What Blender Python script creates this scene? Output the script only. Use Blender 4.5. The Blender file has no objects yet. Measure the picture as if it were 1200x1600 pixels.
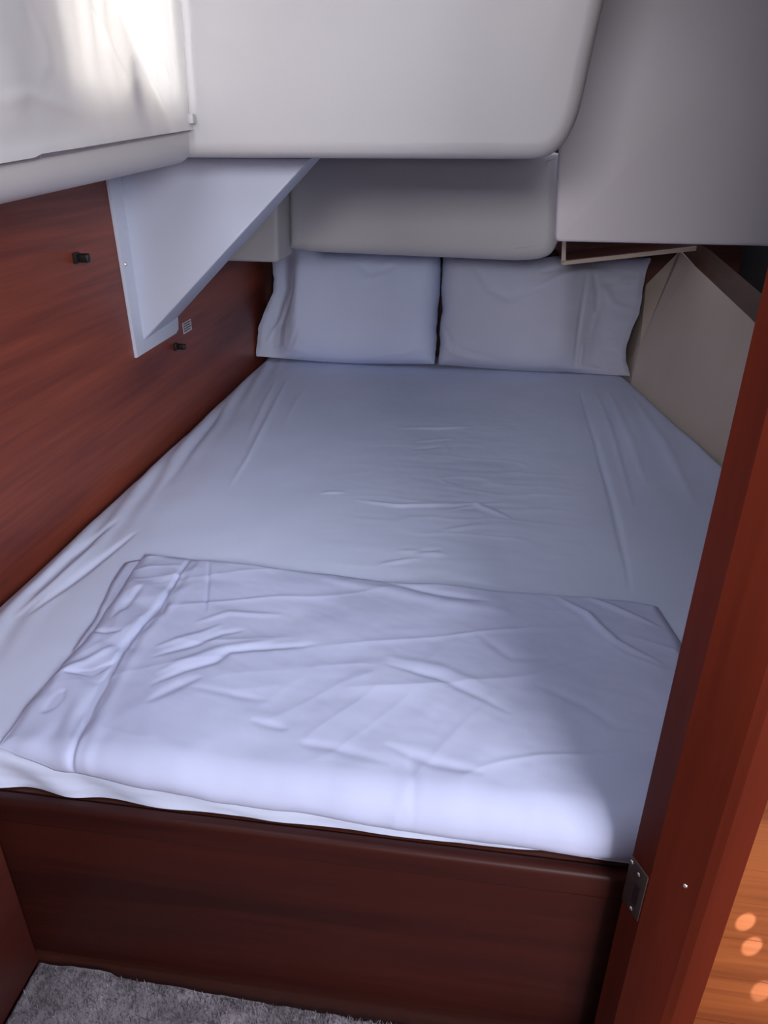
import bpy, bmesh, math, random
import numpy as np
from mathutils import Vector, Matrix, Euler

random.seed(7)
rng = np.random.RandomState(7)
sc = bpy.context.scene
COL = sc.collection

# ------------------------------------------------------------------ camera
cam_d = bpy.data.cameras.new('camera')
cam = bpy.data.objects.new('camera', cam_d)
COL.objects.link(cam)
cam_d.sensor_fit = 'VERTICAL'
cam_d.sensor_height = 36.0
cam_d.lens = 36.0 * 1155.0 / 1600.0
cam_d.clip_start = 0.02
YAW, PITCH, ROLL = math.radians(7.9), math.radians(26.7), math.radians(0.4)
fw = Vector((-math.sin(YAW) * math.cos(PITCH), math.cos(YAW) * math.cos(PITCH), -math.sin(PITCH)))
r0 = Vector((math.cos(YAW), math.sin(YAW), 0))
u0 = r0.cross(fw)
rr = r0 * math.cos(ROLL) + u0 * math.sin(ROLL)
uu = rr.cross(fw)
cam.matrix_world = Matrix(((rr.x, uu.x, -fw.x, 0), (rr.y, uu.y, -fw.y, 0), (rr.z, uu.z, -fw.z, 1.15), (0, 0, 0, 1)))
sc.camera = cam

# ------------------------------------------------------------------ world, lights, exposure
w = bpy.data.worlds.new('world')
sc.world = w
w.use_nodes = True
bg = w.node_tree.nodes['Background']
bg.inputs[0].default_value = (0.80, 0.84, 1.0, 1)
bg.inputs[1].default_value = 0.80
sc.view_settings.view_transform = 'Standard'
sc.view_settings.look = 'None'
sc.view_settings.gamma = 1.0
sc.view_settings.use_curve_mapping = False
sc.view_settings.exposure = 0.0


def area(name, loc, target, sx, sy, power, color, spread=180):
    d = bpy.data.lights.new(name, 'AREA')
    d.shape = 'RECTANGLE'
    d.size, d.size_y = sx, sy
    d.energy = power
    d.color = color
    d.spread = math.radians(spread)
    o = bpy.data.objects.new(name, d)
    COL.objects.link(o)
    o.location = loc
    o.rotation_euler = (Vector(target) - Vector(loc)).to_track_quat('-Z', 'Y').to_euler()
    return o


area('hatch_daylight', (-0.45, 0.60, 1.885), (-0.42, 1.05, 0.4), 0.42, 0.42, 2.3, (0.68, 0.81, 1.0), 120)
area('port_daylight', (-1.10, 1.40, 1.55), (-0.62, 1.40, 1.40), 1.1, 0.9, 20.0, (1.0, 0.98, 0.96))
area('saloon_daylight', (-0.55, -4.2, 2.20), (0.1, 2.2, 0.8), 1.9, 0.8, 112.0, (0.98, 0.96, 1.0))
area('right_fill', (1.35, -1.30, 1.80), (-0.80, 1.3, 1.0), 1.3, 1.0, 92.0, (0.97, 0.95, 1.0))  # added fill from the right to brighten ledge, gusset and left wall

# ------------------------------------------------------------------ materials


def new_mat(name):
    m = bpy.data.materials.new(name)
    m.use_nodes = True
    nt = m.node_tree
    return m, nt, nt.nodes['Principled BSDF']


def lin(r, g, b):
    f = lambda c: c / 12.92 if c <= 0.04045 else ((c + 0.055) / 1.055) ** 2.4
    return (f(r / 255), f(g / 255), f(b / 255), 1)


def coords(nt, scale):
    tc = nt.nodes.new('ShaderNodeTexCoord')
    mp = nt.nodes.new('ShaderNodeMapping')
    mp.inputs['Scale'].default_value = scale
    nt.links.new(tc.outputs['Object'], mp.inputs['Vector'])
    return mp.outputs['Vector']


def noise(nt, vec, scale, detail=4, rough=0.55, dist=0.0):
    n = nt.nodes.new('ShaderNodeTexNoise')
    n.inputs['Scale'].default_value = scale
    n.inputs['Detail'].default_value = detail
    n.inputs['Roughness'].default_value = rough
    n.inputs['Distortion'].default_value = dist
    nt.links.new(vec, n.inputs['Vector'])
    return n.outputs['Fac']


def ramp(nt, fac, c0, c1, p0=0.3, p1=0.7):
    r = nt.nodes.new('ShaderNodeValToRGB')
    r.color_ramp.elements[0].position, r.color_ramp.elements[0].color = p0, c0
    r.color_ramp.elements[1].position, r.color_ramp.elements[1].color = p1, c1
    nt.links.new(fac, r.inputs['Fac'])
    return r.outputs['Color']


def bump(nt, fac, b, strength, dist):
    n = nt.nodes.new('ShaderNodeBump')
    n.inputs['Strength'].default_value = strength
    n.inputs['Distance'].default_value = dist
    nt.links.new(fac, n.inputs['Height'])
    nt.links.new(n.outputs['Normal'], b.inputs['Normal'])


def wood(name, dark, light, axis, rough=0.33, fine=1.0, spec=0.4):
    m, nt, b = new_mat(name)
    s1 = [26.0 * fine] * 3
    s2 = [5.0] * 3
    i = 'xyz'.index(axis)
    s1[i], s2[i] = 0.9 * fine, 0.45
    f1 = noise(nt, coords(nt, s1), 3.0, 6, 0.6, 0.3)
    f2 = noise(nt, coords(nt, s2), 1.6, 3, 0.5, 0.5)
    mx = nt.nodes.new('ShaderNodeMath')
    mx.operation = 'MULTIPLY_ADD'
    mx.inputs[1].default_value = 0.30
    nt.links.new(f1, mx.inputs[0])
    h = nt.nodes.new('ShaderNodeMath')
    h.operation = 'MULTIPLY'
    h.inputs[1].default_value = 0.70
    nt.links.new(f2, h.inputs[0])
    nt.links.new(h.outputs[0], mx.inputs[2])
    nt.links.new(ramp(nt, mx.outputs[0], dark, light, 0.40, 0.60), b.inputs['Base Color'])
    b.inputs['Roughness'].default_value = rough
    b.inputs['Specular IOR Level'].default_value = spec
    bump(nt, f1, b, 0.08, 0.001)
    return m


def plain(name, c0, c1, scale=6.0, rough=0.5, bs=0.0, bscale=300.0, metal=0.0, spec=0.5):
    m, nt, b = new_mat(name)
    v = coords(nt, (1, 1, 1))
    nt.links.new(ramp(nt, noise(nt, v, scale, 3), c0, c1), b.inputs['Base Color'])
    b.inputs['Roughness'].default_value = rough
    b.inputs['Metallic'].default_value = metal
    b.inputs['Specular IOR Level'].default_value = spec
    if bs:
        bump(nt, noise(nt, v, bscale, 2), b, bs, 0.001)
    return m


M = {}
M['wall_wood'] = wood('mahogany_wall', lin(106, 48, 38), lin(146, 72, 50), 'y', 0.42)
M['front_wood_shaded'] = wood('shaded_mahogany_berth', lin(46, 18, 15), lin(64, 26, 20), 'x', 0.45, 1.0, 0.2)  # same mahogany, with the shade on the berth front darkened into its colour
M['post_wood'] = wood('mahogany_post', lin(80, 27, 14), lin(96, 34, 18), 'z', 0.55, 1.0, 0.12)
M['locker_wood'] = wood('mahogany_locker', lin(74, 33, 28), lin(90, 41, 34), 'y', 0.42)
M['dark_wood'] = wood('dark_mahogany', lin(58, 28, 22), lin(84, 42, 32), 'x', 0.45)
M['cap_wood'] = wood('brown_cap_wood', lin(74, 50, 42), lin(96, 66, 56), 'y', 0.5)
M['teak'] = wood('teak_floor', lin(138, 70, 32), lin(190, 106, 52), 'x', 0.34, 1.3)
M['gelcoat'] = plain('white_gelcoat', lin(190, 187, 187), lin(196, 193, 193), 2.0, 0.42, 0.03, 180)
M['gelcoat_dull'] = plain('dull_gelcoat', lin(200, 194, 194), lin(208, 202, 202), 1.5, 0.5, 0.03, 180)
M['gelcoat_side_lit'] = plain('side_gelcoat_lit', lin(232, 226, 228), lin(237, 231, 233), 1.5, 0.5, 0.03, 180)  # same gelcoat, lightened in colour for light the post keeps off this panel
M['gusset'] = plain('painted_gusset', lin(198, 205, 221), lin(205, 211, 226), 2.0, 0.42)
M['hull_vinyl'] = plain('cream_hull_liner', lin(206, 190, 174), lin(216, 200, 184), 3.0, 0.62, 0.05, 240)
M['sheet'] = plain('blue_white_sheet', lin(208, 218, 244), lin(214, 223, 248), 4.0, 0.85, 0.10, 700, spec=0.2)
M['cover'] = plain('lilac_white_cotton', lin(192, 199, 230), lin(198, 205, 234), 4.0, 0.85, 0.10, 700, spec=0.2)
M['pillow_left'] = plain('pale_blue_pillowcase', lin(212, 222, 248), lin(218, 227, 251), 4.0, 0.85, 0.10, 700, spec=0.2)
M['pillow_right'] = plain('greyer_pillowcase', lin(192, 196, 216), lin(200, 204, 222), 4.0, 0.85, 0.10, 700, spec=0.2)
M['black'] = plain('black_plastic', lin(20, 17, 18), lin(30, 26, 26), 20, 0.45)
M['print_grey'] = plain('grey_print', lin(70, 66, 70), lin(84, 80, 84), 40, 0.7)
M['label_white'] = plain('label_paper', lin(196, 190, 196), lin(206, 200, 206), 40, 0.6)
M['steel'] = plain('dull_steel', lin(88, 78, 74), lin(104, 92, 88), 60, 0.45, metal=0.85)
M['bright_screw'] = plain('bright_screw', lin(220, 214, 208), lin(236, 230, 226), 60, 0.2, metal=0.9)
M['edge_beige'] = plain('beige_edge_strip', lin(176, 158, 142), lin(188, 170, 154), 12, 0.55)
M['hem_shadow'] = plain('grey_hem_shadow', lin(112, 106, 116), lin(124, 118, 128), 40, 0.8)  # grey put in for the shadow under the blind hem
M['lining'] = plain('black_lining', lin(30, 26, 28), lin(40, 34, 34), 8, 0.8)


def carpet_mat():
    m, nt, b = new_mat('grey_carpet')
    v = coords(nt, (1, 1, 1))
    nt.links.new(ramp(nt, noise(nt, v, 14, 6, 0.7), lin(106, 100, 106), lin(150, 144, 152), 0.32, 0.68), b.inputs['Base Color'])
    b.inputs['Roughness'].default_value = 0.80
    b.inputs['Specular IOR Level'].default_value = 0.1
    bump(nt, noise(nt, v, 260, 3), b, 0.6, 0.003)
    return m


M['carpet'] = carpet_mat()


def blind_mat():
    m, nt, b = new_mat('white_blind_fabric')
    b.inputs['Base Color'].default_value = lin(226, 223, 224)
    b.inputs['Roughness'].default_value = 0.8
    b.inputs['Specular IOR Level'].default_value = 0.2
    bump(nt, noise(nt, coords(nt, (1, 1, 1)), 500, 2), b, 0.05, 0.001)
    t = nt.nodes.new('ShaderNodeBsdfTranslucent')
    t.inputs['Color'].default_value = lin(232, 228, 222)
    mix = nt.nodes.new('ShaderNodeMixShader')
    mix.inputs[0].default_value = 0.36
    nt.links.new(b.outputs[0], mix.inputs[1])
    nt.links.new(t.outputs[0], mix.inputs[2])
    nt.links.new(mix.outputs[0], nt.nodes['Material Output'].inputs['Surface'])
    return m


M['blind'] = blind_mat()
M['blind_fold'] = blind_mat()
M['blind_fold'].node_tree.nodes['Mix Shader'].inputs[0].default_value = 0.93


def glass_mat():
    m, nt, b = new_mat('window_glass')
    b.inputs['Base Color'].default_value = (0.95, 0.97, 0.98, 1)
    b.inputs['Roughness'].default_value = 0.02
    b.inputs['Transmission Weight'].default_value = 1.0
    b.inputs['IOR'].default_value = 1.1
    return m


M['glass'] = glass_mat()

# ------------------------------------------------------------------ helpers


def wloc(p):
    v = Vector((0, 0, 0))
    while p is not None:
        v = v + Vector(p.location)
        p = p.parent
    return v


def empty(name, loc=(0, 0, 0)):
    o = bpy.data.objects.new(name, None)
    COL.objects.link(o)
    o.location = loc
    o.empty_display_size = 0.05
    return o


def tag(o, label=None, cat=None, group=None, kind=None):
    if label: o['label'] = label
    if cat: o['category'] = cat
    if group: o['group'] = group
    if kind: o['kind'] = kind
    return o


def from_bm(name, bm, mat, parent=None, smooth=True, angle=40, origin=None):
    bmesh.ops.recalc_face_normals(bm, faces=bm.faces[:])
    off = wloc(parent)
    if origin is not None:
        off = off + Vector(origin)
    bmesh.ops.translate(bm, verts=bm.verts[:], vec=-off)
    me = bpy.data.meshes.new(name)
    bm.to_mesh(me)
    bm.free()
    o = bpy.data.objects.new(name, me)
    COL.objects.link(o)
    if origin is not None:
        o.location = origin
    me.materials.append(mat)
    if parent is not None:
        o.parent = parent
    if smooth:
        me.polygons.foreach_set('use_smooth', [True] * len(me.polygons))
        me.set_sharp_from_angle(angle=math.radians(angle))
    return o


def box_bm(lo, hi, bev=0.0, seg=2, bm=None, rot=None):
    own = bm is None
    if own: bm = bmesh.new()
    r = bmesh.ops.create_cube(bm, size=1.0)
    c = [(a + b) / 2 for a, b in zip(lo, hi)]
    s = [b - a for a, b in zip(lo, hi)]
    bmesh.ops.scale(bm, verts=r['verts'], vec=s)
    if bev:
        es = list({e for v in r['verts'] for e in v.link_edges})
        vs = bmesh.ops.bevel(bm, geom=es, offset=bev, segments=seg, profile=0.5, affect='EDGES')['verts']
        vs = [v for v in bm.verts if v.is_valid] if own else vs
    else:
        vs = r['verts']
    if rot is not None:
        bmesh.ops.rotate(bm, verts=vs, cent=(0, 0, 0), matrix=rot)
    bmesh.ops.translate(bm, verts=vs, vec=c)
    return bm


def box(name, lo, hi, mat, parent=None, bev=0.0, seg=2, rot=None, origin=None):
    return from_bm(name, box_bm(lo, hi, bev, seg, rot=rot), mat, parent, origin=origin)


def prism_bm(pts, axis, a0, a1, bev=0.0, seg=3, which='both'):
    """polygon pts in the plane across axis, extruded from a0 to a1; cap edges bevelled"""
    bm = bmesh.new()
    def p3(p, a):
        return {'x': (a, p[0], p[1]), 'y': (p[0], a, p[1]), 'z': (p[0], p[1], a)}[axis]
    v0 = [bm.verts.new(p3(p, a0)) for p in pts]
    v1 = [bm.verts.new(p3(p, a1)) for p in pts]
    f0 = bm.faces.new(v0)
    f1 = bm.faces.new(v1)
    n = len(pts)
    for i in range(n):
        bm.faces.new((v0[i], v0[(i + 1) % n], v1[(i + 1) % n], v1[i]))
    if bev:
        es = []
        if which in ('both', 'a0'): es += f0.edges[:]
        if which in ('both', 'a1'): es += f1.edges[:]
        bmesh.ops.bevel(bm, geom=es, offset=bev, segments=seg, profile=0.5, affect='EDGES')
    return bm


def prism(name, pts, axis, a0, a1, mat, parent=None, bev=0.0, seg=3, which='both', angle=40):
    return from_bm(name, prism_bm(pts, axis, a0, a1, bev, seg, which), mat, parent, angle=angle)


def prism_round(name, pts, a0, a1, r, mat, parent, n=8):
    """outline in x-z extruded along y, its near face rolled into the sides with radius r"""
    Q = np.array(pts, float)
    area2 = np.sum(Q[:, 0] * np.roll(Q[:, 1], -1) - np.roll(Q[:, 0], -1) * Q[:, 1])
    if area2 < 0: Q = Q[::-1]
    e = np.roll(Q, -1, 0) - Q
    e /= np.linalg.norm(e, axis=1)[:, None]
    nin = np.stack([-e[:, 1], e[:, 0]], -1)
    m = nin + np.roll(nin, 1, 0)
    m /= (1 + np.sum(nin * np.roll(nin, 1, 0), 1))[:, None]
    bm = bmesh.new()
    rings = []
    for k in range(n + 1):
        t = math.pi / 2 * k / n
        ins, dep = r * (1 - math.sin(t)), r * (1 - math.cos(t))
        rings.append([bm.verts.new((p[0], a0 + dep, p[1])) for p in Q + m * ins])
    rings.append([bm.verts.new((p[0], a1, p[1])) for p in Q])
    N = len(Q)
    for A_, B_ in zip(rings, rings[1:]):
        for i in range(N):
            bm.faces.new((A_[i], A_[(i + 1) % N], B_[(i + 1) % N], B_[i]))
    bm.faces.new(rings[0])
    bm.faces.new(rings[-1][::-1])
    return from_bm(name, bm, mat, parent, angle=50)


def smooth_outline(pts, n=6):
    """Catmull-Rom through the given points (open run)"""
    P = [pts[0]] + list(pts) + [pts[-1]]
    out = []
    for i in range(1, len(P) - 2):
        p0, p1, p2, p3 = [np.array(P[j], float) for j in (i - 1, i, i + 1, i + 2)]
        for k in range(n):
            t = k / n
            q = 0.5 * (2 * p1 + (p2 - p0) * t + (2 * p0 - 5 * p1 + 4 * p2 - p3) * t * t + (3 * p1 - p0 - 3 * p2 + p3) * t ** 3)
            out.append(tuple(q))
    return out + [tuple(pts[-1])]


def arc(cx, cy, r, a0, a1, n=6):
    return [(cx + r * math.cos(math.radians(a0 + (a1 - a0) * i / n)), cy + r * math.sin(math.radians(a0 + (a1 - a0) * i / n))) for i in range(n + 1)]


def slab(name, pts, thick, mat, parent=None, out=None):
    """polygon of 3D points given a thickness along -out"""
    bm = bmesh.new()
    d = Vector(out) * thick
    a = [bm.verts.new(p) for p in pts]
    b = [bm.verts.new(Vector(p) + d) for p in pts]
    n = len(pts)
    fa = bm.faces.new(a)
    fb = bm.faces.new(b[::-1])
    for i in range(n):
        bm.faces.new((a[i], b[i], b[(i + 1) % n], a[(i + 1) % n]))
    bmesh.ops.triangulate(bm, faces=[fa, fb])
    return from_bm(name, bm, mat, parent, smooth=False)


def cyl_bm(c, axis_vec, r, h, n=16, r2=None, bm=None):
    own = bm is None
    if own: bm = bmesh.new()
    r_ = bmesh.ops.create_cone(bm, cap_ends=True, segments=n, radius1=r, radius2=r if r2 is None else r2, depth=h)
    q = Vector(axis_vec).to_track_quat('Z', 'Y').to_matrix()
    bmesh.ops.rotate(bm, verts=r_['verts'], cent=(0, 0, 0), matrix=q)
    bmesh.ops.translate(bm, verts=r_['verts'], vec=c)
    return bm


def screw(c, axis_vec, r, mat, parent):
    """a domed screw head with a slot"""
    bm = cyl_bm(c, axis_vec, r, r * 0.5, 14, r * 0.7)
    return from_bm('screw', bm, mat, parent)


def vnoise(X, Y, seed, octs=3):
    """smooth value noise on arrays"""
    r = np.random.RandomState(seed)
    out = np.zeros_like(X)
    amp = 1.0
    for o in range(octs):
        T = r.rand(64, 64) * 2 - 1
        x, y = X * 2 ** o + 7.3 * o, Y * 2 ** o + 3.1 * o
        xi, yi = np.floor(x).astype(int), np.floor(y).astype(int)
        fx, fy = x - xi, y - yi
        fx, fy = fx * fx * fx * (fx * (fx * 6 - 15) + 10), fy * fy * fy * (fy * (fy * 6 - 15) + 10)
        g = lambda a, b: T[a % 64, b % 64]
        v = (g(xi, yi) * (1 - fx) + g(xi + 1, yi) * fx) * (1 - fy) + (g(xi, yi + 1) * (1 - fx) + g(xi + 1, yi + 1) * fx) * fy
        out += amp * v
        amp *= 0.5
    return out


def creases(X, Y, lst, k=1.0, ws=1.0):
    """sum of soft ridges and valleys along polylines; each fades out at its ends"""
    Z = np.zeros_like(X)
    for pl, wd, am in lst:
        seg = [math.dist(pl[i], pl[i + 1]) for i in range(len(pl) - 1)]
        L = sum(seg)
        best = np.full(X.shape, 1e9)
        tt = np.zeros_like(X)
        acc = 0.0
        for i, s in enumerate(seg):
            ax, ay = pl[i]
            bx, by = pl[i + 1]
            dx, dy = bx - ax, by - ay
            t = np.clip(((X - ax) * dx + (Y - ay) * dy) / (s * s + 1e-9), 0, 1)
            d = (X - ax - t * dx) ** 2 + (Y - ay - t * dy) ** 2
            m = d < best
            best = np.where(m, d, best)
            tt = np.where(m, (acc + t * s) / L, tt)
            acc += s
        fade = np.sin(np.pi * np.clip(tt, 0.0, 1.0)) ** 0.7
        Z += k * am * fade * np.exp(-best / (2 * (wd * ws * (0.30 + 0.34 * fade)) ** 2))
    return Z


def grid_obj(name, P, mat, parent=None, thick=0.0, closed=False, offset=-1.0):
    """P: array rows x cols x 3 -> quad grid, optionally solidified"""
    nr, nc = P.shape[:2]
    off = np.array(wloc(parent))
    V = (P.reshape(-1, 3) - off)
    idx = np.arange(nr * nc).reshape(nr, nc)
    F = np.stack([idx[:-1, :-1], idx[:-1, 1:], idx[1:, 1:], idx[1:, :-1]], -1).reshape(-1, 4)
    me = bpy.data.meshes.new(name)
    me.from_pydata(V.tolist(), [], F.tolist())
    me.polygons.foreach_set('use_smooth', [True] * len(me.polygons))
    o = bpy.data.objects.new(name, me)
    COL.objects.link(o)
    me.materials.append(mat)
    if parent is not None: o.parent = parent
    if thick:
        s = o.modifiers.new('thickness', 'SOLIDIFY')
        s.thickness = thick
        s.offset = offset
    return o

# creases of the bed linen: centre line, width, height
SHEET_CREASES = [([(-0.688, 2.47), (-0.642, 2.066), (-0.607, 1.76), (-0.593, 1.538)], 0.012, 0.005), ([(-0.724, 2.448), (-0.687, 2.15), (-0.644, 1.849)], 0.012, 0.003), ([(-0.603, 2.406), (-0.59, 2.134), (-0.574, 1.964)], 0.012, 0.002), ([(-0.281, 1.533), (-0.18, 1.514), (-0.064, 1.532), (0.067, 1.563)], 0.009, 0.005), ([(-0.245, 2.027), (-0.134, 2.039), (-0.023, 2.068)], 0.01, 0.004), ([(-0.178, 1.923), (-0.074, 1.97)], 0.01, 0.003), ([(-0.181, 1.865), (-0.106, 1.905)], 0.01, -0.003), ([(-0.37, 1.554), (-0.311, 1.571)], 0.01, 0.003), ([(-0.185, 1.246), (-0.1, 1.285)], 0.01, 0.003), ([(-0.154, 1.308), (-0.049, 1.303)], 0.012, 0.003), ([(-0.062, 1.499), (0.002, 1.542), (0.081, 1.483)], 0.012, 0.004), ([(-0.07, 1.405), (0.025, 1.444)], 0.012, 0.003), ([(-0.127, 1.299), (-0.064, 1.327)], 0.01, -0.003), ([(0.318, 2.482), (0.318, 2.002), (0.313, 1.625), (0.302, 1.301), (0.294, 1.207)], 0.01, -0.005), ([(0.414, 2.497), (0.416, 2.017), (0.408, 1.712)], 0.018, 0.004), ([(0.484, 2.473), (0.504, 1.982), (0.5, 1.619)], 0.02, 0.004), ([(0.371, 2.49), (0.371, 2.01), (0.355, 1.564)], 0.012, 0.003), ([(-0.8, 1.035), (-0.801, 1.188), (-0.778, 1.357)], 0.012, -0.006), ([(-0.769, 0.984), (-0.749, 1.117), (-0.715, 1.306)], 0.012, -0.006), ([(-0.789, 0.971), (-0.779, 1.1), (-0.773, 1.24)], 0.012, 0.005), ([(-0.744, 1.461), (-0.775, 1.78), (-0.817, 2.228)], 0.015, -0.003)]
BLANKET_CREASES = [([(-0.511, 1.193), (-0.453, 1.015)], 0.006, -0.004), ([(-0.558, 1.30), (-0.554, 1.187), (-0.544, 1.036), (-0.552, 0.924), (-0.54, 0.792), (-0.511, 0.658), (-0.49, 0.54)], 0.0075, -0.008), ([(-0.545, 1.072), (-0.538, 0.968), (-0.565, 0.884)], 0.015, -0.004), ([(-0.535, 1.30), (-0.53, 1.185), (-0.52, 1.029), (-0.527, 0.924), (-0.517, 0.798), (-0.49, 0.661), (-0.47, 0.54)], 0.016, 0.0025), ([(-0.493, 0.883), (-0.434, 0.926), (-0.405, 0.96), (-0.369, 0.977)], 0.012, -0.004), ([(-0.5, 0.907), (-0.441, 0.951), (-0.41, 0.987)], 0.012, 0.003), ([(-0.467, 0.816), (-0.429, 0.856), (-0.388, 0.885), (-0.376, 0.914), (-0.294, 0.94), (-0.241, 0.955)], 0.013, -0.005), ([(-0.472, 0.842), (-0.434, 0.878), (-0.395, 0.913), (-0.302, 0.962)], 0.014, 0.003), ([(-0.454, 0.777), (-0.425, 0.816), (-0.394, 0.845)], 0.015, -0.004), ([(-0.409, 0.819), (-0.325, 0.813), (-0.28, 0.811)], 0.012, -0.002), ([(-0.523, 0.997), (-0.545, 1.072)], 0.007, -0.003), ([(-0.46, 0.983), (-0.412, 1.022), (-0.319, 1.03)], 0.012, 0.003), ([(-0.222, 0.737), (-0.165, 0.734), (-0.09, 0.716)], 0.014, -0.003), ([(-0.294, 0.767), (-0.238, 0.759)], 0.012, -0.003), ([(-0.161, 1.166), (-0.059, 1.133), (0.038, 1.118)], 0.012, -0.005), ([(-0.283, 1.168), (-0.157, 1.141), (-0.049, 1.103), (0.075, 1.093)], 0.022, 0.005), ([(0.147, 1.164), (0.203, 1.101), (0.242, 1.029), (0.308, 0.978)], 0.011, 0.006), ([(0.195, 1.167), (0.268, 1.119), (0.323, 1.079)], 0.01, 0.005), ([(-0.126, 0.919), (-0.041, 0.899), (0.021, 0.866), (0.072, 0.833)], 0.012, -0.004), ([(-0.129, 0.938), (-0.036, 0.921), (0.034, 0.886)], 0.016, 0.003), ([(0.104, 0.915), (0.18, 0.871), (0.213, 0.837), (0.262, 0.824)], 0.014, -0.003), ([(-0.102, 0.749), (-0.034, 0.725), (0.036, 0.717)], 0.014, -0.004), ([(0.013, 1.025), (0.073, 0.968), (0.132, 0.977)], 0.014, -0.003), ([(-0.62, 0.835), (-0.573, 0.843), (-0.546, 0.88)], 0.009, -0.005), ([(-0.636, 0.944), (-0.573, 0.944)], 0.009, -0.004), ([(-0.597, 1.099), (-0.61, 0.98)], 0.012, -0.004), ([(-0.598, 0.744), (-0.595, 0.8)], 0.014, -0.005), ([(-0.63, 0.826), (-0.598, 0.863), (-0.567, 0.909)], 0.012, 0.004), ([(-0.525, 0.691), (-0.541, 0.739), (-0.548, 0.838)], 0.012, -0.003), ([(-0.514, 0.705), (-0.527, 0.768)], 0.01, -0.003), ([(-0.009, 0.658), (0.054, 0.652), (0.107, 0.637)], 0.02, -0.003), ([(-0.065, 0.736), (-0.05, 0.672)], 0.012, -0.002)]
# ================================================================== SETTING
# ---- floor: teak planks of the saloon on the right, plain sole board under the carpet
floor = tag(empty('floor'), 'teak planked saloon floor with the cabin sole beside it', kind='structure')
box('sole_board', (-0.95, -0.8, -0.05), (0.29, 0.70, -0.013), M['dark_wood'], floor)
PW = 0.068
for k in range(40):
    y0 = -0.80 + k * PW
    xs = 0.262 if y0 < 0.60 else 0.272 + max(0, (y0 - 0.66)) * 0.43
    p = box('plank', (xs, y0 + 0.0001, -0.03), (1.75, y0 + PW - 0.0001, 0.0), M['teak'], floor, 0.0005, 1)
box('plank_bed', (0.30, -0.8, -0.05), (1.75, 1.92, -0.031), M['lining'], floor)

# ---- left side: mahogany panel, rounded white ledge above it, side panels round the port
wall_left = tag(empty('wall_left'), 'mahogany cabin side with rounded white moulding above it', kind='structure')
prism('wood_panel', [(-0.8, 0.0), (2.88, 0.0), (2.88, 1.175), (-0.8, 0.975)], 'x', -0.89, -0.87, M['wall_wood'], wall_left)
R = 0.042
led = [(-0.62, 1.178)] + [(x, z) for x, z in arc(-0.62 - R, 1.103 + R, R, 0, -90, 8)] + [(-0.90, 1.103), (-0.90, 1.135), (-0.70, 1.135), (-0.66, 1.155), (-0.66, 1.178)]
bm = prism_bm(led, 'y', -0.8, 1.60)
for v in bm.verts:
    v.co.z += 0.054 * (v.co.y - 1.59)
from_bm('window_ledge', bm, M['gelcoat'], wall_left, angle=50)
box('side_panel', (-0.66, -0.8, 1.135), (-0.62, 1.06, 1.90), M['gelcoat'], wall_left)
box('side_panel', (-0.66, 1.585, 1.175), (-0.62, 1.60, 1.90), M['gelcoat'], wall_left)
box('side_panel', (-0.66, 1.06, 1.55), (-0.62, 1.585, 1.90), M['gelcoat'], wall_left)

window_1 = tag(empty('window_1', (-0.65, 1.33, 1.36)), 'port light behind the white blind', kind='structure')
fr = bmesh.new()
box_bm((-0.676, 1.02, 1.12), (-0.661, 1.62, 1.222), bm=fr)
from_bm('window_frame', fr, M['gelcoat'], window_1)
box('window_frame', (-0.676, 1.05, 1.50), (-0.661, 1.60, 1.56), M['gelcoat'], window_1, 0.003)
box('window_frame', (-0.676, 1.02, 1.185), (-0.661, 1.150, 1.56), M['gelcoat'], window_1, 0.003)
box('window_frame', (-0.676, 1.548, 1.185), (-0.661, 1.62, 1.56), M['gelcoat'], window_1, 0.003)
box('pane', (-0.670, 1.140, 1.215), (-0.666, 1.555, 1.506), M['glass'], window_1)
box('latch', (-0.660, 1.330, 1.205), (-0.622, 1.374, 1.240), M['black'], window_1, 0.004)
from_bm('latch', cyl_bm((-0.638, 1.352, 1.252), (0, 0, 1), 0.011, 0.04, 14), M['black'], window_1)

# ---- ceiling and overhead mouldings
ceiling = tag(empty('ceiling'), 'moulded white overhead with deep rounded boxes over the berth', kind='structure')
HX0, HX1, HY0, HY1 = -0.69, -0.21, 0.36, 0.84
for lo, hi in (((-0.95, -0.8), (HX0, 2.9)), ((HX1, -0.8), (1.75, 2.9)), ((HX0, -0.8), (HX1, HY0)), ((HX0, HY1), (HX1, 2.9))):
    box('deckhead_panel', (lo[0], lo[1], 1.90), (hi[0], hi[1], 1.94), M['gelcoat'], ceiling)
big = [(-0.89, 1.114)] + smooth_outline([(0.040, 1.119), (0.085, 1.123), (0.113, 1.140), (0.131, 1.170), (0.142, 1.21), (0.152, 1.29), (0.166, 1.40), (0.200, 1.65), (0.23, 1.90)]) + [(-0.89, 1.90)]
prism_round('overhead_moulding', big, 1.588, 2.44, 0.030, M['gelcoat'], ceiling)
rear = [(-0.640, 1.118), (-0.648, 0.838)] + smooth_outline([(-0.56, 0.829), (0.0, 0.820), (0.080, 0.820), (0.135, 0.825), (0.172, 0.840), (0.190, 0.872), (0.193, 0.91), (0.185, 1.0), (0.172, 1.118)])
prism_round('rear_moulding', rear, 2.40, 2.86, 0.040, M['gelcoat'], ceiling)
cor = [(-0.869, 0.815), (-0.656, 0.815), (-0.646, 0.822), (-0.632, 1.112), (-0.869, 1.112)]
prism('corner_moulding', cor, 'y', 2.28, 2.46, M['gelcoat'], ceiling, 0.012, 4, 'a0', 50)
side = [(0.176, 0.908)] + arc(0.186, 0.934, 0.026, 250, 182, 5)[0:] + [(0.147, 1.10), (0.147, 1.90), (1.02, 1.90), (1.02, 0.910)]
side = [(0.172, 0.909), (0.165, 0.913), (0.161, 0.922), (0.150, 1.10), (0.150, 1.899), (1.02, 1.899), (1.02, 0.910)]
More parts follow.
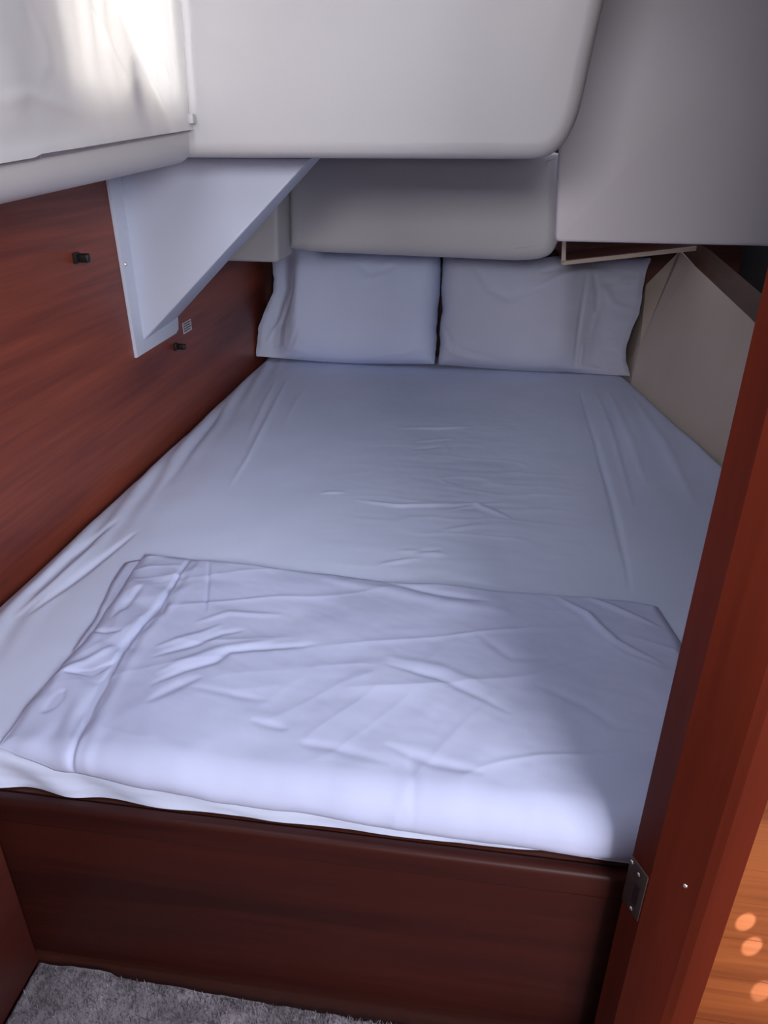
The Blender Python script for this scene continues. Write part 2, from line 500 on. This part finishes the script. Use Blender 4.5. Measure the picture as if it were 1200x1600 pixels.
prism_round('side_moulding', side, 2.15, 2.20, 0.010, M['gelcoat_side_lit'], ceiling, 4)

window_2 = tag(empty('window_2', (-0.45, 0.60, 1.92)), 'square deck hatch over the standing space', kind='structure')
for lo, hi in (((HX0, HY0, 1.885), (HX0 + 0.02, HY1, 1.945)), ((HX1 - 0.02, HY0, 1.885), (HX1, HY1, 1.945)), ((HX0, HY0, 1.885), (HX1, HY0 + 0.02, 1.945)), ((HX0, HY1 - 0.02, 1.885), (HX1, HY1, 1.945))):
    box('hatch_frame', lo, hi, M['gelcoat'], window_2, 0.003)
box('pane', (HX0 + 0.01, HY0 + 0.01, 1.93), (HX1 - 0.01, HY1 - 0.01, 1.938), M['glass'], window_2)

# ---- back and right side
wall_back = tag(box('wall_back', (-0.89, 2.86, 0.0), (1.0, 2.89, 1.15), M['dark_wood']), 'dark mahogany bulkhead behind the pillows', kind='structure')
wall_right = tag(empty('wall_right'), 'sloping cream hull side with brown capping and a bulkhead', kind='structure')
HN = (0.9658, 0.1667, -0.1987)
slab('hull_panel', [(0.690, 1.60, 0.33), (0.500, 2.605, 0.33), (0.512, 2.64, 0.40), (0.525, 2.653, 0.518), (0.614, 2.484, 0.811), (0.673, 2.062, 0.742), (0.722, 1.60, 0.665)], 0.015, M['hull_vinyl'], wall_right, HN)
slab('corner_panel', [(0.512, 2.64, 0.36), (0.525, 2.653, 0.518), (0.614, 2.484, 0.811), (0.600, 2.62, 0.833), (0.643, 2.855, 0.803), (0.552, 2.855, 0.691), (0.50, 2.855, 0.36)], 0.012, M['hull_vinyl'], wall_right, (0.9, 0.45, -0.05))
slab('cap_board', [(0.600, 2.62, 0.828), (0.614, 2.484, 0.809), (0.673, 2.062, 0.740), (0.722, 1.60, 0.663), (0.765, 1.60, 0.715), (0.712, 2.062, 0.787), (0.655, 2.484, 0.855), (0.64, 2.62, 0.865)], 0.015, M['cap_wood'], wall_right, (0.75, 0.2, -0.6))
slab('outer_lining', [(0.86, 2.88, 0.2), (0.86, 1.9, 0.2), (0.86, 1.9, 1.1), (0.86, 2.88, 1.1)], 0.02, M['lining'], wall_right, (1, 0, 0))
slab('outer_lining', [(0.712, 1.595, 0.0), (0.88, 1.93, 0.0), (0.88, 1.93, 1.10), (1.0, 2.149, 1.10), (1.0, 2.149, 1.89), (0.712, 1.595, 1.89)], 0.02, M['lining'], wall_right, (0.89, -0.45, 0))
slab('bulkhead', [(0.278, 0.634, 0.0), (0.700, 1.61, 0.0), (0.700, 1.61, 1.895), (0.278, 0.634, 1.895)], 0.02, M['post_wood'], wall_right, (0.918, -0.397, 0))

shade_bulkhead = tag(empty('shade_bulkhead', (-0.33, -0.45, 0.0)), 'added mahogany half bulkhead behind the camera, shading the berth front', kind='structure')  # unseen, added to shade the berth front, carpet and cover edge
box('wood_panel', (-0.89, -0.47, 0.0), (0.26, -0.445, 1.00), M['locker_wood'], shade_bulkhead, 0.002)
box('capping_rail', (-0.89, -0.48, 1.00), (0.262, -0.435, 1.022), M['post_wood'], shade_bulkhead, 0.005)

# ---- door frame post at the right
door_1 = tag(empty('door_1', (0.25, 0.60, 0.0)), 'mahogany cabin door frame post with strike plate', kind='structure')
post = [(0.2075, 0.622), (0.2215, 0.5925), (0.2345, 0.5815), (0.2375, 0.5785), (0.2405, 0.5765), (0.262, 0.5605), (0.272, 0.557), (0.297, 0.5575), (0.322, 0.632), (0.228, 0.644)]
prism('post', post, 'z', 0.0, 1.895, M['post_wood'], door_1, angle=14)
A, B = Vector((0.2075, 0.622, 0)), Vector((0.2215, 0.5925, 0))
ed = (B - A).normalized()
on = Vector((ed.y, -ed.x, 0))
if on.x > 0: on = -on


def on_reveal(s, z, out):
    p = A + ed * s + on * out
    return Vector((p.x, p.y, z))


def reveal_plate(name, s0, s1, z0, z1, o0, o1, mat, parent, bev=0.0):
    bm = bmesh.new()
    vs = [bm.verts.new(on_reveal(s, z, o)) for o in (o0, o1) for s, z in ((s0, z0), (s1, z0), (s1, z1), (s0, z1))]
    for f in ((0, 1, 2, 3), (7, 6, 5, 4), (0, 4, 5, 1), (1, 5, 6, 2), (2, 6, 7, 3), (3, 7, 4, 0)):
        bm.faces.new([vs[i] for i in f])
    if bev:
        bmesh.ops.bevel(bm, geom=bm.edges[:], offset=bev, segments=2, profile=0.5, affect='EDGES')
    return from_bm(name, bm, mat, parent)


sp = reveal_plate('strike_plate', -0.001, 0.031, 0.335, 0.412, -0.001, 0.0015, M['steel'], door_1, 0.0008)
sp['label'] = 'dull steel strike plate'
reveal_plate('latch_hole', 0.015, 0.024, 0.352, 0.384, 0.0012, 0.0022, M['black'], sp)
for s, z in ((0.017, 0.400), (0.0175, 0.3415), (0.003, 0.404)):
    screw(on_reveal(s, z, 0.0018), on, 0.0028, M['bright_screw'], sp)
screw((0.2500, 0.5690, 0.437), (-0.6, -0.8, 0), 0.0028, M['bright_screw'], door_1)

# ================================================================== FURNITURE
berth = tag(empty('berth_base', (-0.33, 0.66, 0.0)), 'shade-darkened mahogany berth base with a rounded top rail below the mattress', 'berth')
box('front_panel', (-0.868, 0.652, 0.0), (0.222, 0.668, 0.318), M['front_wood_shaded'], berth)
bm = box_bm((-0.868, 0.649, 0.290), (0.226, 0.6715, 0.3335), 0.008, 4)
from_bm('top_rail', bm, M['front_wood_shaded'], berth)
slab('mattress_board', [(-0.865, 0.6718, 0.3315), (0.226, 0.6718, 0.3315), (0.640, 1.60, 0.3315), (0.50, 2.60, 0.3315), (0.47, 2.85, 0.3315), (-0.865, 2.85, 0.3315)], 0.018, M['dark_wood'], berth, (0, 0, -1))

lock = tag(empty('side_locker', (-0.75, 0.0, 0.0)), 'low mahogany locker side at the left edge of the carpet', 'locker')
box('locker_body', (-0.868, -0.78, 0.0), (-0.628, 0.636, 0.300), M['locker_wood'], lock, 0.003)
box('locker_top', (-0.868, -0.79, 0.300), (-0.622, 0.630, 0.322), M['locker_wood'], lock, 0.005)

# ---- mattress in its fitted sheet
ZT, R0, YF = 0.400, 0.030, 0.673
VL = ZT - R0 - 0.3345
AL = R0 * math.pi / 2


def prof(a):
    """arc length from the lower front edge -> y, z and outward normal (ny, nz)"""
    a = np.asarray(a, float)
    t = np.clip((a - VL) / AL, 0, 1) * math.pi / 2
    y = YF + R0 * (1 - np.cos(t)) + np.clip(a - VL - AL, 0, None)
    z = np.where(a < VL, 0.3345 + a, ZT - R0 + R0 * np.sin(t))
    return y, z, -np.cos(t), np.sin(t)


def a_of_y(y):
    return y - (YF + R0) + VL + AL


XL = -0.864


def xr_of(y):
    return np.interp(y, [0.6, 0.675, 1.5, 1.62, 1.72, 1.91, 2.588, 2.86], [0.235, 0.262, 0.620, 0.662, 0.660, 0.628, 0.511, 0.47])


def sheet_relief(X, Y):
    Z = creases(X, Y, SHEET_CREASES, 1.15, 0.8)
    Z += 0.0016 * vnoise(X * 5, Y * 3.5, 3) + 0.0007 * vnoise(X * 16, Y * 9, 4)
    patch = np.exp(-((X + 0.03) / 0.22) ** 2 - ((Y - 1.6) / 0.42) ** 2)
    Z += 0.0020 * patch * (0.8 * vnoise(X * 9, Y * 22, 5, 2) + 0.9 * (1 - np.clip(np.abs(vnoise(X * 5, Y * 14, 15, 2)) * 2.5, 0, 1)) ** 2)
    Z += 0.004 * np.sin((X + 0.05) * 3.2) * 0.5
    Z += 0.0016 * np.exp(-np.clip(0.30 - X, 0, None) / 0.05) * np.sin(X * 75 + 2 * vnoise(X, Y * 1.3, 8)) * np.exp(-((Y - 2.1) / 0.5) ** 2)
    left = np.exp(-((X + 0.80) / 0.05) ** 2)
    Z += 0.0030 * left * np.sin(X * 120 + Y * 16 + vnoise(X * 4, Y * 4, 6))
    return Z


matt = tag(empty('mattress', (-0.15, 1.7, 0.337)), 'wide mattress in a pale blue fitted sheet filling the berth', 'mattress')
na, nu = 520, 400
av = np.concatenate([np.linspace(0, VL + AL, 34)[:-1], np.linspace(VL + AL, a_of_y(2.85), na - 33)])
U = np.linspace(0, 1, nu)
U = U - 0.035 * np.sin(2 * np.pi * U) / np.pi
y, z, ny, nz = prof(av)
Yg = np.repeat(y[:, None], nu, 1)
X = XL + (xr_of(y)[:, None] - XL) * U[None, :]
rel = sheet_relief(X, Yg)
front = np.clip(1 - av / (VL + AL), 0, 1)[:, None]
rel = rel * (1 - front) + front * (0.0045 * np.sin(X * 42 + av[:, None] * 55 + 2.5 * vnoise(X * 3, X * 0, 9)) * np.clip((-0.30 - X) / 0.25, 0.12, 1) + 0.003 * vnoise(X * 7, av[:, None] * 30 + X * 0, 10))
rl = 0.055
dl = np.clip(rl - (X - XL), 0, rl)
drop = rl - np.sqrt(np.clip(rl * rl - dl * dl, 0, None))
rg = 0.03
dr = np.clip(rg - (xr_of(y)[:, None] - X), 0, rg)
drop = drop * np.clip((Yg - 0.672) / 0.03, 0, 1) + 0.6 * (rg - np.sqrt(np.clip(rg * rg - dr * dr, 0, None))) * np.clip((Yg - 0.672) / 0.03, 0, 1)
P = np.stack([X, Yg + ny[:, None] * rel, z[:, None] + nz[:, None] * rel - drop], -1)
tuck = np.clip(1 - av / 0.02, 0, 1)[:, None]
P[..., 2] += tuck * 0.000 * (vnoise(X * 6, X * 0 + 0.5, 12) - 0.2).clip(0, 2)
grid_obj('fitted_sheet', P, M['sheet'], matt)
# closed underside body so that the mattress is solid
pts = [(XL + 0.004, YF + 0.012), (0.250, YF + 0.012), (0.610, 1.50), (0.650, 1.62), (0.648, 1.72), (0.618, 1.91), (0.50, 2.588), (0.462, 2.845), (XL + 0.004, 2.845)]
prism('mattress_body', pts, 'z', 0.3372, 0.362, M['sheet'], matt)

# ---- folded top sheet lying across the foot of the mattress
cover = tag(empty('folded_cover', (-0.14, 0.92, 0.405)), 'folded lilac white cotton cover spread across the foot of the bed', 'cover')
BL = [(0.677, -0.632), (0.76, -0.634), (0.841, -0.630), (0.953, -0.627), (1.151, -0.650), (1.25, -0.656)]
BT = [(-0.66, 1.213), (-0.511, 1.204), (-0.366, 1.194), (-0.264, 1.191), (-0.163, 1.178), (-0.062, 1.177), (0.085, 1.171), (0.148, 1.172), (0.277, 1.174), (0.336, 1.160), (0.36, 1.150)]
BR = [(0.60, 0.245), (0.70, 0.268), (1.0, 0.350), (1.06, 0.352), (1.16, 0.334)]


def cover_patch(s0, s1, lift, relief_k, seed, ns=440, nt=260, bot=None, top=0.0, th=0.0035):
    """patch of the cover between the fractions s0..s1 of its width"""
    S = np.linspace(s0, s1, ns)[None, :].repeat(nt, 0)
    T = np.linspace(0, 1, nt)[:, None].repeat(ns, 1)
    xg = -0.62 + 0.96 * S
    for _ in range(3):
        yt = np.interp(xg, [p[0] for p in BT], [p[1] for p in BT]) + top
        a0 = np.interp(S, [0, 0.1, 0.25, 0.45, 1.0], [0.068, 0.045, 0.034, 0.023, 0.009]) + 0.004 * vnoise(S * 8, S * 0, seed)
        a1 = a_of_y(yt)
        a = a0 + (a1 - a0) * T
        y, z, ny, nz = prof(a)
        xl = np.interp(y, [p[0] for p in BL], [p[1] for p in BL]) + 0.003 * vnoise(y * 14, y * 0, seed + 1)
        xr = np.interp(y, [p[0] for p in BR], [p[1] for p in BR])
        xg = xl + (xr - xl) * S
    d = np.minimum(np.minimum(S * 0.96, (1 - S) * 0.96), np.minimum((1 - T) * 0.5, T * 0.5))
    edge = np.clip(d / 0.020, 0, 1)
    edge = 1 - (1 - edge) ** 2
    base = sheet_relief(xg, y) * np.clip(nz, 0, 1)
    h = creases(xg, y, BLANKET_CREASES, relief_k, 0.72)
    h += 0.0026 * vnoise(xg * 5 + 3, y * 5, seed + 2) + 0.0012 * vnoise(xg * 13 + y * 6, y * 16, seed + 3)
    for (ca, sa, fa_, fb_, am, sd) in ((0.95, 0.31, 2.6, 11.0, 0.0020, 81), (0.93, -0.37, 2.2, 9.0, 0.0020, 82), (0.6, 0.8, 2.5, 10.0, 0.0008, 83)):
        p_, q_ = xg * ca + y * sa, -xg * sa + y * ca
        n_ = vnoise(p_ * fa_ + sd, q_ * fb_, sd, 2)
        h += am * (1 - np.clip(np.abs(n_) * 2.2, 0, 1)) ** 2 * np.clip(0.5 + vnoise(xg * 3, y * 3, sd + 7, 1), 0, 1)
    hem = np.clip((-0.515 - xg) / 0.02, 0, 1)
    h += 0.0016 * hem * np.sin(xg * 70 + y * 62 + 3 * vnoise(xg * 8, y * 8, seed + 5)) - 0.002 * hem
    h += 0.004 * np.exp(-((xg + 0.42) / 0.09) ** 2)
    h = np.maximum(lift * 0.45 * edge + h * (0.25 + 0.75 * edge), -0.002) + lift * 0.55 * edge
    off = base + 0.0055 + np.clip(h, 0, None)
    return np.stack([xg, y + ny * off, z + nz * off], -1)


Pc = cover_patch(0.0, 1.0, 0.010, 0.9, 21)
grid_obj('cover_sheet', Pc, M['cover'], cover, 0.003)
# the lower layer of the fold peeping out along the left edge
nt_, ns_ = 60, 10
yy = np.linspace(0.86, 1.190, nt_)[:, None].repeat(ns_, 1)
ss = np.linspace(0, 1, ns_)[None, :].repeat(nt_, 0)
xo = np.interp(yy, [0.86, 0.90, 0.986, 1.109, 1.175, 1.19], [-0.620, -0.636, -0.645, -0.672, -0.678, -0.655])
xx = xo + (-0.585 - xo) * ss
zz = ZT + sheet_relief(xx, yy) + 0.004 + 0.0012 * vnoise(xx * 30, yy * 20, 44)
grid_obj('under_layer', np.stack([xx, yy, zz], -1), M['cover'], cover, 0.002)

# ---- pillows leaning against the bulkhead


def pillow(name, label, mat, x0, x1, H, flap, y0, lean, seed, crs, shape):
    """case with a stuffed body and a flat open end (flap: side and share of the width)"""
    root = tag(empty(name, ((x0 + x1) / 2, y0, ZT)), label, 'pillow', 'pillows at the head of the berth')
    n, m = 130, 90
    A_ = np.linspace(-1, 1, n)[None, :].repeat(m, 0)
    B_ = np.linspace(0, 1, m)[:, None].repeat(n, 1)
    cx, hw = (x0 + x1) / 2, (x1 - x0) / 2
    side, fs = flap
    # width fraction measured from the flap side: 0 at the open end
    f = (A_ + 1) / 2 if side < 0 else (1 - A_) / 2
    stuffed = np.clip((f - fs * 0.55) / (fs * 1.1), 0, 1)
    stuffed = stuffed * stuffed * (3 - 2 * stuffed)
    oth = 1 - np.clip(1 - (1 - f) / 0.11, 0, 1) ** 2.2
    vb = (1 - np.abs(2 * B_ - 1) ** 3.6) ** 0.5
    T = stuffed * np.sqrt(np.clip(oth, 0, 1)) * vb
    dx, dz = shape(A_, B_)
    Xw = cx + A_ * hw + dx + 0.0045 * vnoise(B_ * 6, A_ * 2, seed + 9) * (1 - np.clip(-side * A_, 0, 1) * 0) * np.abs(A_) ** 8
    lx, ly = A_ * hw, B_ * H
    rel = creases(lx, ly, crs) + 0.0034 * vnoise(lx * 7, ly * 7, seed) + 0.0028 * (1 - stuffed) * vnoise(lx * 10, ly * 22, seed + 1)
    rim = np.clip(np.minimum(1 - np.abs(A_), 1 - np.abs(2 * B_ - 1)) / 0.05, 0, 1)
    fr_ = 0.095 * T + 0.006 * rim + rel * rim
    bk = 0.045 * T + 0.003 * rim
    up = Vector((0, math.sin(lean), math.cos(lean)))
    nrm = Vector((0, -math.cos(lean), math.sin(lean)))
    def place(c):
        zz_ = ly + dz
        return np.stack([Xw, y0 + 0.055 + zz_ * up.y + c * nrm.y, ZT + 0.012 + zz_ * up.z + c * nrm.z], -1)
    front_, back_ = place(fr_), place(-bk)
    lim = np.maximum
    for G in (front_, back_):
        G[..., 2] = lim(G[..., 2], ZT + 0.006)
        G[..., 1] = np.minimum(G[..., 1], 2.852)
    # body and flat open end are separate pieces of the case, meeting at the hem seam
    k = int(round(fs * (n - 1)))
    cols_flap = slice(0, k + 1) if side < 0 else slice(n - 1 - k, n)
    cols_body = slice(k, n) if side < 0 else slice(0, n - k)
    def shell(nm, cols):
        Fg, Bg = front_[:, cols], back_[:, cols]
        G = np.concatenate([Fg, Bg[::-1], Fg[:1]], 0)
        return grid_obj(nm, G, mat, root)
    shell('pillowcase', cols_body)
    shell('case_hem', cols_flap)
    return root


def shape_left(A, B):
    dx = 0.010 * np.clip(-A, 0, 1) ** 6 * 0 + np.clip((-A - 0.5) / 0.5, 0, 1) * (0.055 * np.clip((B - 0.25) / 0.35, 0, 1) - 0.010 * np.clip((B - 0.6) / 0.3, 0, 1))
    dz = 0.012 * np.clip(A, 0, 1) * (B > 0) * B - 0.006 * np.cos(A * 2.4) * (1 - B) + 0.004 * np.sin(A * 7) * B
    return dx, dz


def shape_right(A, B):
    e = np.clip((A - 0.4) / 0.6, 0, 1)
    dx = e * (0.045 * B - 0.018 * np.sin(np.pi * np.clip((B - 0.02) / 0.5, 0, 1)) + 0.012 * np.clip(1 - B / 0.12, 0, 1))
    dz = -0.010 * np.cos(A * 2.2) * (1 - B) * 0.5 - 0.022 * np.exp(-((A + 0.15) / 0.28) ** 2) * B ** 3 - 0.012 * e * np.clip(1 - B / 0.15, 0, 1)
    return dx, dz


CL = [([(-0.25, 0.02), (-0.235, 0.12), (-0.205, 0.22), (-0.20, 0.34)], 0.010, -0.006), ([(-0.30, 0.05), (-0.255, 0.13), (-0.235, 0.24)], 0.011, 0.006),
      ([(-0.22, 0.03), (-0.21, 0.12)], 0.008, 0.004), ([(-0.31, 0.03), (-0.22, 0.04), (-0.12, 0.02)], 0.010, 0.005),
      ([(0.05, 0.33), (0.10, 0.29), (0.19, 0.33)], 0.016, -0.006), ([(-0.20, 0.02), (-0.17, 0.07), (-0.155, 0.11)], 0.008, -0.004),
      ([(0.16, 0.36), (0.14, 0.30), (0.06, 0.27)], 0.018, 0.005), ([(0.31, 0.05), (0.24, 0.03), (0.12, 0.02)], 0.010, 0.004)]
CR = [([(-0.34, 0.16), (-0.31, 0.11), (-0.27, 0.03)], 0.007, -0.005), ([(-0.33, 0.07), (-0.28, 0.035), (-0.18, 0.015)], 0.009, 0.006), ([(-0.32, 0.10), (-0.25, 0.05), (-0.10, 0.02)], 0.010, -0.004),
      ([(-0.24, 0.36), (-0.17, 0.26), (-0.10, 0.235), (0.02, 0.28)], 0.016, -0.006), ([(-0.02, 0.27), (0.06, 0.31), (0.15, 0.345), (0.22, 0.36)], 0.012, 0.007), ([(0.00, 0.33), (0.10, 0.35)], 0.012, -0.005),
      ([(0.148, 0.01), (0.150, 0.13), (0.155, 0.24), (0.16, 0.34)], 0.007, -0.007), ([(0.18, 0.35), (0.20, 0.27), (0.205, 0.20)], 0.009, -0.005), ([(0.17, 0.02), (0.175, 0.10)], 0.007, 0.004),
      ([(0.14, 0.01), (0.20, 0.018), (0.28, 0.005)], 0.010, 0.006), ([(0.22, 0.30), (0.25, 0.24), (0.32, 0.22)], 0.014, 0.005), ([(0.20, 0.12), (0.21, 0.22)], 0.010, 0.004)]
pillow('pillow', 'pale blue pillow on the left, leaning in the dark mahogany corner', M['pillow_left'], -0.862, -0.189, 0.405, (-1, 0.16), 2.615, math.radians(22), 31, CL, shape_left)
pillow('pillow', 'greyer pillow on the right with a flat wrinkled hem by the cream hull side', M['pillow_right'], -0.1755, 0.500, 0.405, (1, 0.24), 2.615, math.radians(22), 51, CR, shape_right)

# ---- carpet in the standing space
carpet = tag(empty('carpet', (-0.2, 0.0, 0.0)), 'grey beige carpet piece in front of the dark berth base', 'carpet')
nx_, ny_ = 200, 160
gx = np.linspace(-0.626, 0.205, nx_)[None, :].repeat(ny_, 0)
gt = np.linspace(0, 1, ny_)[:, None].repeat(nx_, 1)
yb = 0.634 - 0.004 * np.clip((gx + 0.51) / 0.015, 0, 1) - 0.008 * np.clip((gx + 0.5) / 0.4, 0, 1) + 0.0015 * vnoise(gx * 30, gx * 0, 61)
gy = -0.6 + (yb + 0.6) * (1 - (1 - gt) ** 1.8)
gz = -0.001 + 0.0016 * vnoise(gx * 40, gy * 40, 62)
grid_obj('carpet_backing', np.stack([gx, gy, gz], -1), M['carpet'], carpet, 0.009)
nb = 26000
bx = rng.uniform(-0.622, 0.20, nb)
by = 0.628 - 0.75 * rng.rand(nb) ** 1.5 - 0.006 * np.clip((bx + 0.5) / 0.2, 0, 1)
ang = rng.rand(nb) * 6.283
hh = 0.003 + 0.004 * rng.rand(nb)
ln = rng.uniform(-0.003, 0.003, (nb, 2))
V = np.zeros((nb, 3, 3))
V[:, 0] = np.stack([bx + 0.0012 * np.cos(ang), by + 0.0012 * np.sin(ang), np.full(nb, -0.001)], -1)
V[:, 1] = np.stack([bx - 0.0012 * np.cos(ang), by - 0.0012 * np.sin(ang), np.full(nb, -0.001)], -1)
V[:, 2] = np.stack([bx + ln[:, 0], by + ln[:, 1], hh], -1)
me = bpy.data.meshes.new('carpet_pile')
me.from_pydata((V.reshape(-1, 3) - np.array(wloc(carpet))).tolist(), [], np.arange(nb * 3).reshape(-1, 3).tolist())
me.materials.append(M['carpet'])
pile = bpy.data.objects.new('carpet_pile', me)
COL.objects.link(pile)
pile.parent = carpet
pile['kind'] = 'stuff'

# ================================================================== THINGS ON THE WALLS
# ---- white triangular gusset on the left wall
gus = tag(empty('triangular_gusset', (-0.87, 1.80, 0.88)), 'white triangular bracket moulding fixed to the mahogany wall under the overhead', 'bracket')
prism('flange', [(1.702, 1.108), (1.7165, 0.661), (1.966, 0.664), (1.986, 0.672), (1.988, 0.700), (1.988, 1.108)], 'x', -0.8695, -0.861, M['gusset'], gus, 0.003, 2, 'a1')
bm = bmesh.new()
fa = [(-0.866, 1.762, 1.113), (-0.412, 1.762, 1.113), (-0.866, 1.762, 0.688)]
fb = [(-0.866, 1.982, 1.113), (-0.436, 1.982, 1.113), (-0.866, 1.982, 0.700)]
va = [bm.verts.new(p) for p in fa]
vb_ = [bm.verts.new(p) for p in fb]
bm.faces.new(va)
bm.faces.new(vb_[::-1])
for i in range(3):
    bm.faces.new((va[i], vb_[i], vb_[(i + 1) % 3], va[(i + 1) % 3]))
bmesh.ops.bevel(bm, geom=[e for e in bm.edges if all(v in va for v in e.verts)], offset=0.006, segments=3, profile=0.5, affect='EDGES')
from_bm('gusset_body', bm, M['gusset'], gus)
screw((-0.8600, 1.724, 0.884), (1, 0, 0), 0.005, M['bright_screw'], gus)


def knob(label, y, z, s):
    r = tag(empty('wall_knob', (-0.87, y, z)), label, 'knob', 'dark knobs on the mahogany wall')
    box('knob_plate', (-0.8698, y - s, z - s), (-0.862, y + s, z + s), M['black'], r, 0.002)
    bm = box_bm((-0.864, y - s * 0.2, z - s * 0.85), (-0.840, y + s * 1.15, z + s * 0.8), 0.004, 3)
    from_bm('knob_cap', bm, M['black'], r)


knob('black knob on the bare mahogany wall left of the white triangular bracket', 1.520, 0.925, 0.011)
knob('smaller black knob low on the mahogany wall below the white sticker', 1.965, 0.627, 0.0095)

st = tag(empty('sticker', (-0.87, 2.065, 0.661)), 'small white printed sticker on the mahogany wall beside the bracket tip', 'sticker')
box('label_sheet', (-0.8698, 2.033, 0.646), (-0.8688, 2.097, 0.677), M['label_white'], st)
for k in range(4):
    z = 0.6725 - k * 0.0066
    box('print_line', (-0.8690, 2.037, z - 0.0016), (-0.8684, 2.093 - 0.006 * (k % 2), z + 0.0016), M['print_grey'], st)

# ---- overhead shelf edge under the right moulding
sh = tag(empty('overhead_shelf', (0.40, 2.45, 0.83)), 'dark open shelf with beige edging hung above the right pillow', 'shelf')
slab('edge_strip', [(0.206, 2.44, 0.818), (0.215, 2.44, 0.808), (0.600, 2.44, 0.860), (0.600, 2.44, 0.872)], 0.012, M['edge_beige'], sh, (0, 1, 0))
slab('edge_strip', [(0.204, 2.44, 0.90), (0.214, 2.44, 0.90), (0.222, 2.44, 0.820), (0.209, 2.44, 0.815)], 0.012, M['edge_beige'], sh, (0, 1, 0))
slab('shelf_board', [(0.215, 2.45, 0.812), (0.600, 2.45, 0.863), (0.590, 2.855, 0.863), (0.215, 2.855, 0.812)], -0.010, M['dark_wood'], sh, (0, 0, -1))
slab('shelf_back', [(0.20, 2.62, 0.83), (0.60, 2.62, 0.876), (0.60, 2.62, 1.10), (0.20, 2.62, 1.10)], 0.01, M['dark_wood'], sh, (0, 1, 0))

# ---- fabric blind over the port
blind = tag(empty('window_blind', (-0.607, 0.95, 1.40)), 'white fabric blind glowing over the port window at the upper left', 'blind')
nz_, nyb = 120, 260
yb_ = np.linspace(0.10, 1.578, nyb)[None, :].repeat(nz_, 0)
tb = np.linspace(0, 1, nz_)[:, None].repeat(nyb, 1)
zh = 1.168 + 0.064 * (yb_ - 1.60) - 0.003 * np.clip((1.02 - yb_) / 0.02, 0, 1)
zb = zh + (1.68 - zh) * tb
grow = np.clip((zb - 1.20) / 0.15, 0, 1) * np.clip((yb_ - 1.08) / 0.15, 0.06, 1)
wave = 0.0032 * grow * np.sin(yb_ * 115 + 2.2 * vnoise(yb_ * 5, zb * 3, 71)) + 0.0016 * vnoise(yb_ * 9, zb * 7, 72)
BC = [([(1.29, 1.36), (1.35, 1.295), (1.40, 1.24), (1.455, 1.195)], 0.009, 0.006), ([(1.34, 1.36), (1.42, 1.30), (1.50, 1.24)], 0.007, 0.005), ([(1.48, 1.38), (1.51, 1.30), (1.525, 1.24)], 0.007, 0.005), ([(1.22, 1.34), (1.27, 1.28), (1.32, 1.235)], 0.008, 0.004),
      ([(0.93, 1.185), (1.02, 1.20), (1.10, 1.19), (1.18, 1.18)], 0.010, 0.002), ([(1.05, 1.33), (1.09, 1.25), (1.05, 1.21)], 0.012, 0.0008), ([(0.97, 1.30), (1.0, 1.22), (0.97, 1.16)], 0.03, 0.001)]
xb = -0.6095 + wave + creases(yb_, zb, BC) + 0.004 * np.exp(-((zb - zh) / 0.015) ** 2)
grid_obj('blind_fabric', np.stack([xb, yb_, zb], -1)[:, ::-1], M['blind'], blind)
slab('hem_shadow_strip', [(-0.6185, 1.02, 1.1265), (-0.6185, 1.574, 1.1640), (-0.6185, 1.574, 1.1672), (-0.6185, 1.02, 1.1315)], 0.009, M['hem_shadow'], blind, (1, 0, 0))  # thin grey strip drawn in place of the shadow gap below the hem
slab('hem_shadow_strip', [(-0.6185, 0.10, 1.0665), (-0.6185, 1.02, 1.1255), (-0.6185, 1.02, 1.1285), (-0.6185, 0.10, 1.0695)], 0.009, M['hem_shadow'], blind, (1, 0, 0))
box('snap_tab', (-0.610, 1.562, 1.176), (-0.598, 1.582, 1.194), M['gelcoat'], blind, 0.003)
# inner fold of the fabric left of the diagonal crease
fy = np.linspace(0.98, 1.46, 60)[None, :].repeat(40, 0)
ft = np.linspace(0, 1, 40)[:, None].repeat(60, 1)
flo = 1.175 + 0.064 * (fy - 1.60)
fhi = np.interp(fy, [0.98, 1.10, 1.29, 1.35, 1.40, 1.455, 1.46], [1.60, 1.60, 1.365, 1.295, 1.24, 1.195, 1.19])
grid_obj('fabric_fold', np.stack([-0.6165 + 0 * fy, fy, flo + (fhi - flo) * ft], -1), M['blind_fold'], blind)

# ---- sun spots falling on the teak floor
def sun_spot(name, x, y, e):
    d = bpy.data.lights.new(name, 'SPOT')
    d.energy, d.spot_size, d.spot_blend, d.shadow_soft_size, d.color = e, math.radians(1.0), 0.2, 0.002, (1.0, 0.92, 0.80)
    o = bpy.data.objects.new(name, d)
    COL.objects.link(o)
    src = Vector((x + 0.85, y + 0.75, 0.62))
    o.location = src
    o.rotation_euler = (Vector((x, y, 0)) - src).to_track_quat('-Z', 'Y').to_euler()


sun_spot('sun_fleck_light', 0.488, 0.864, 170)
sun_spot('sun_fleck_light', 0.486, 0.822, 170)
sun_spot('sun_fleck_light', 0.480, 0.751, 130)
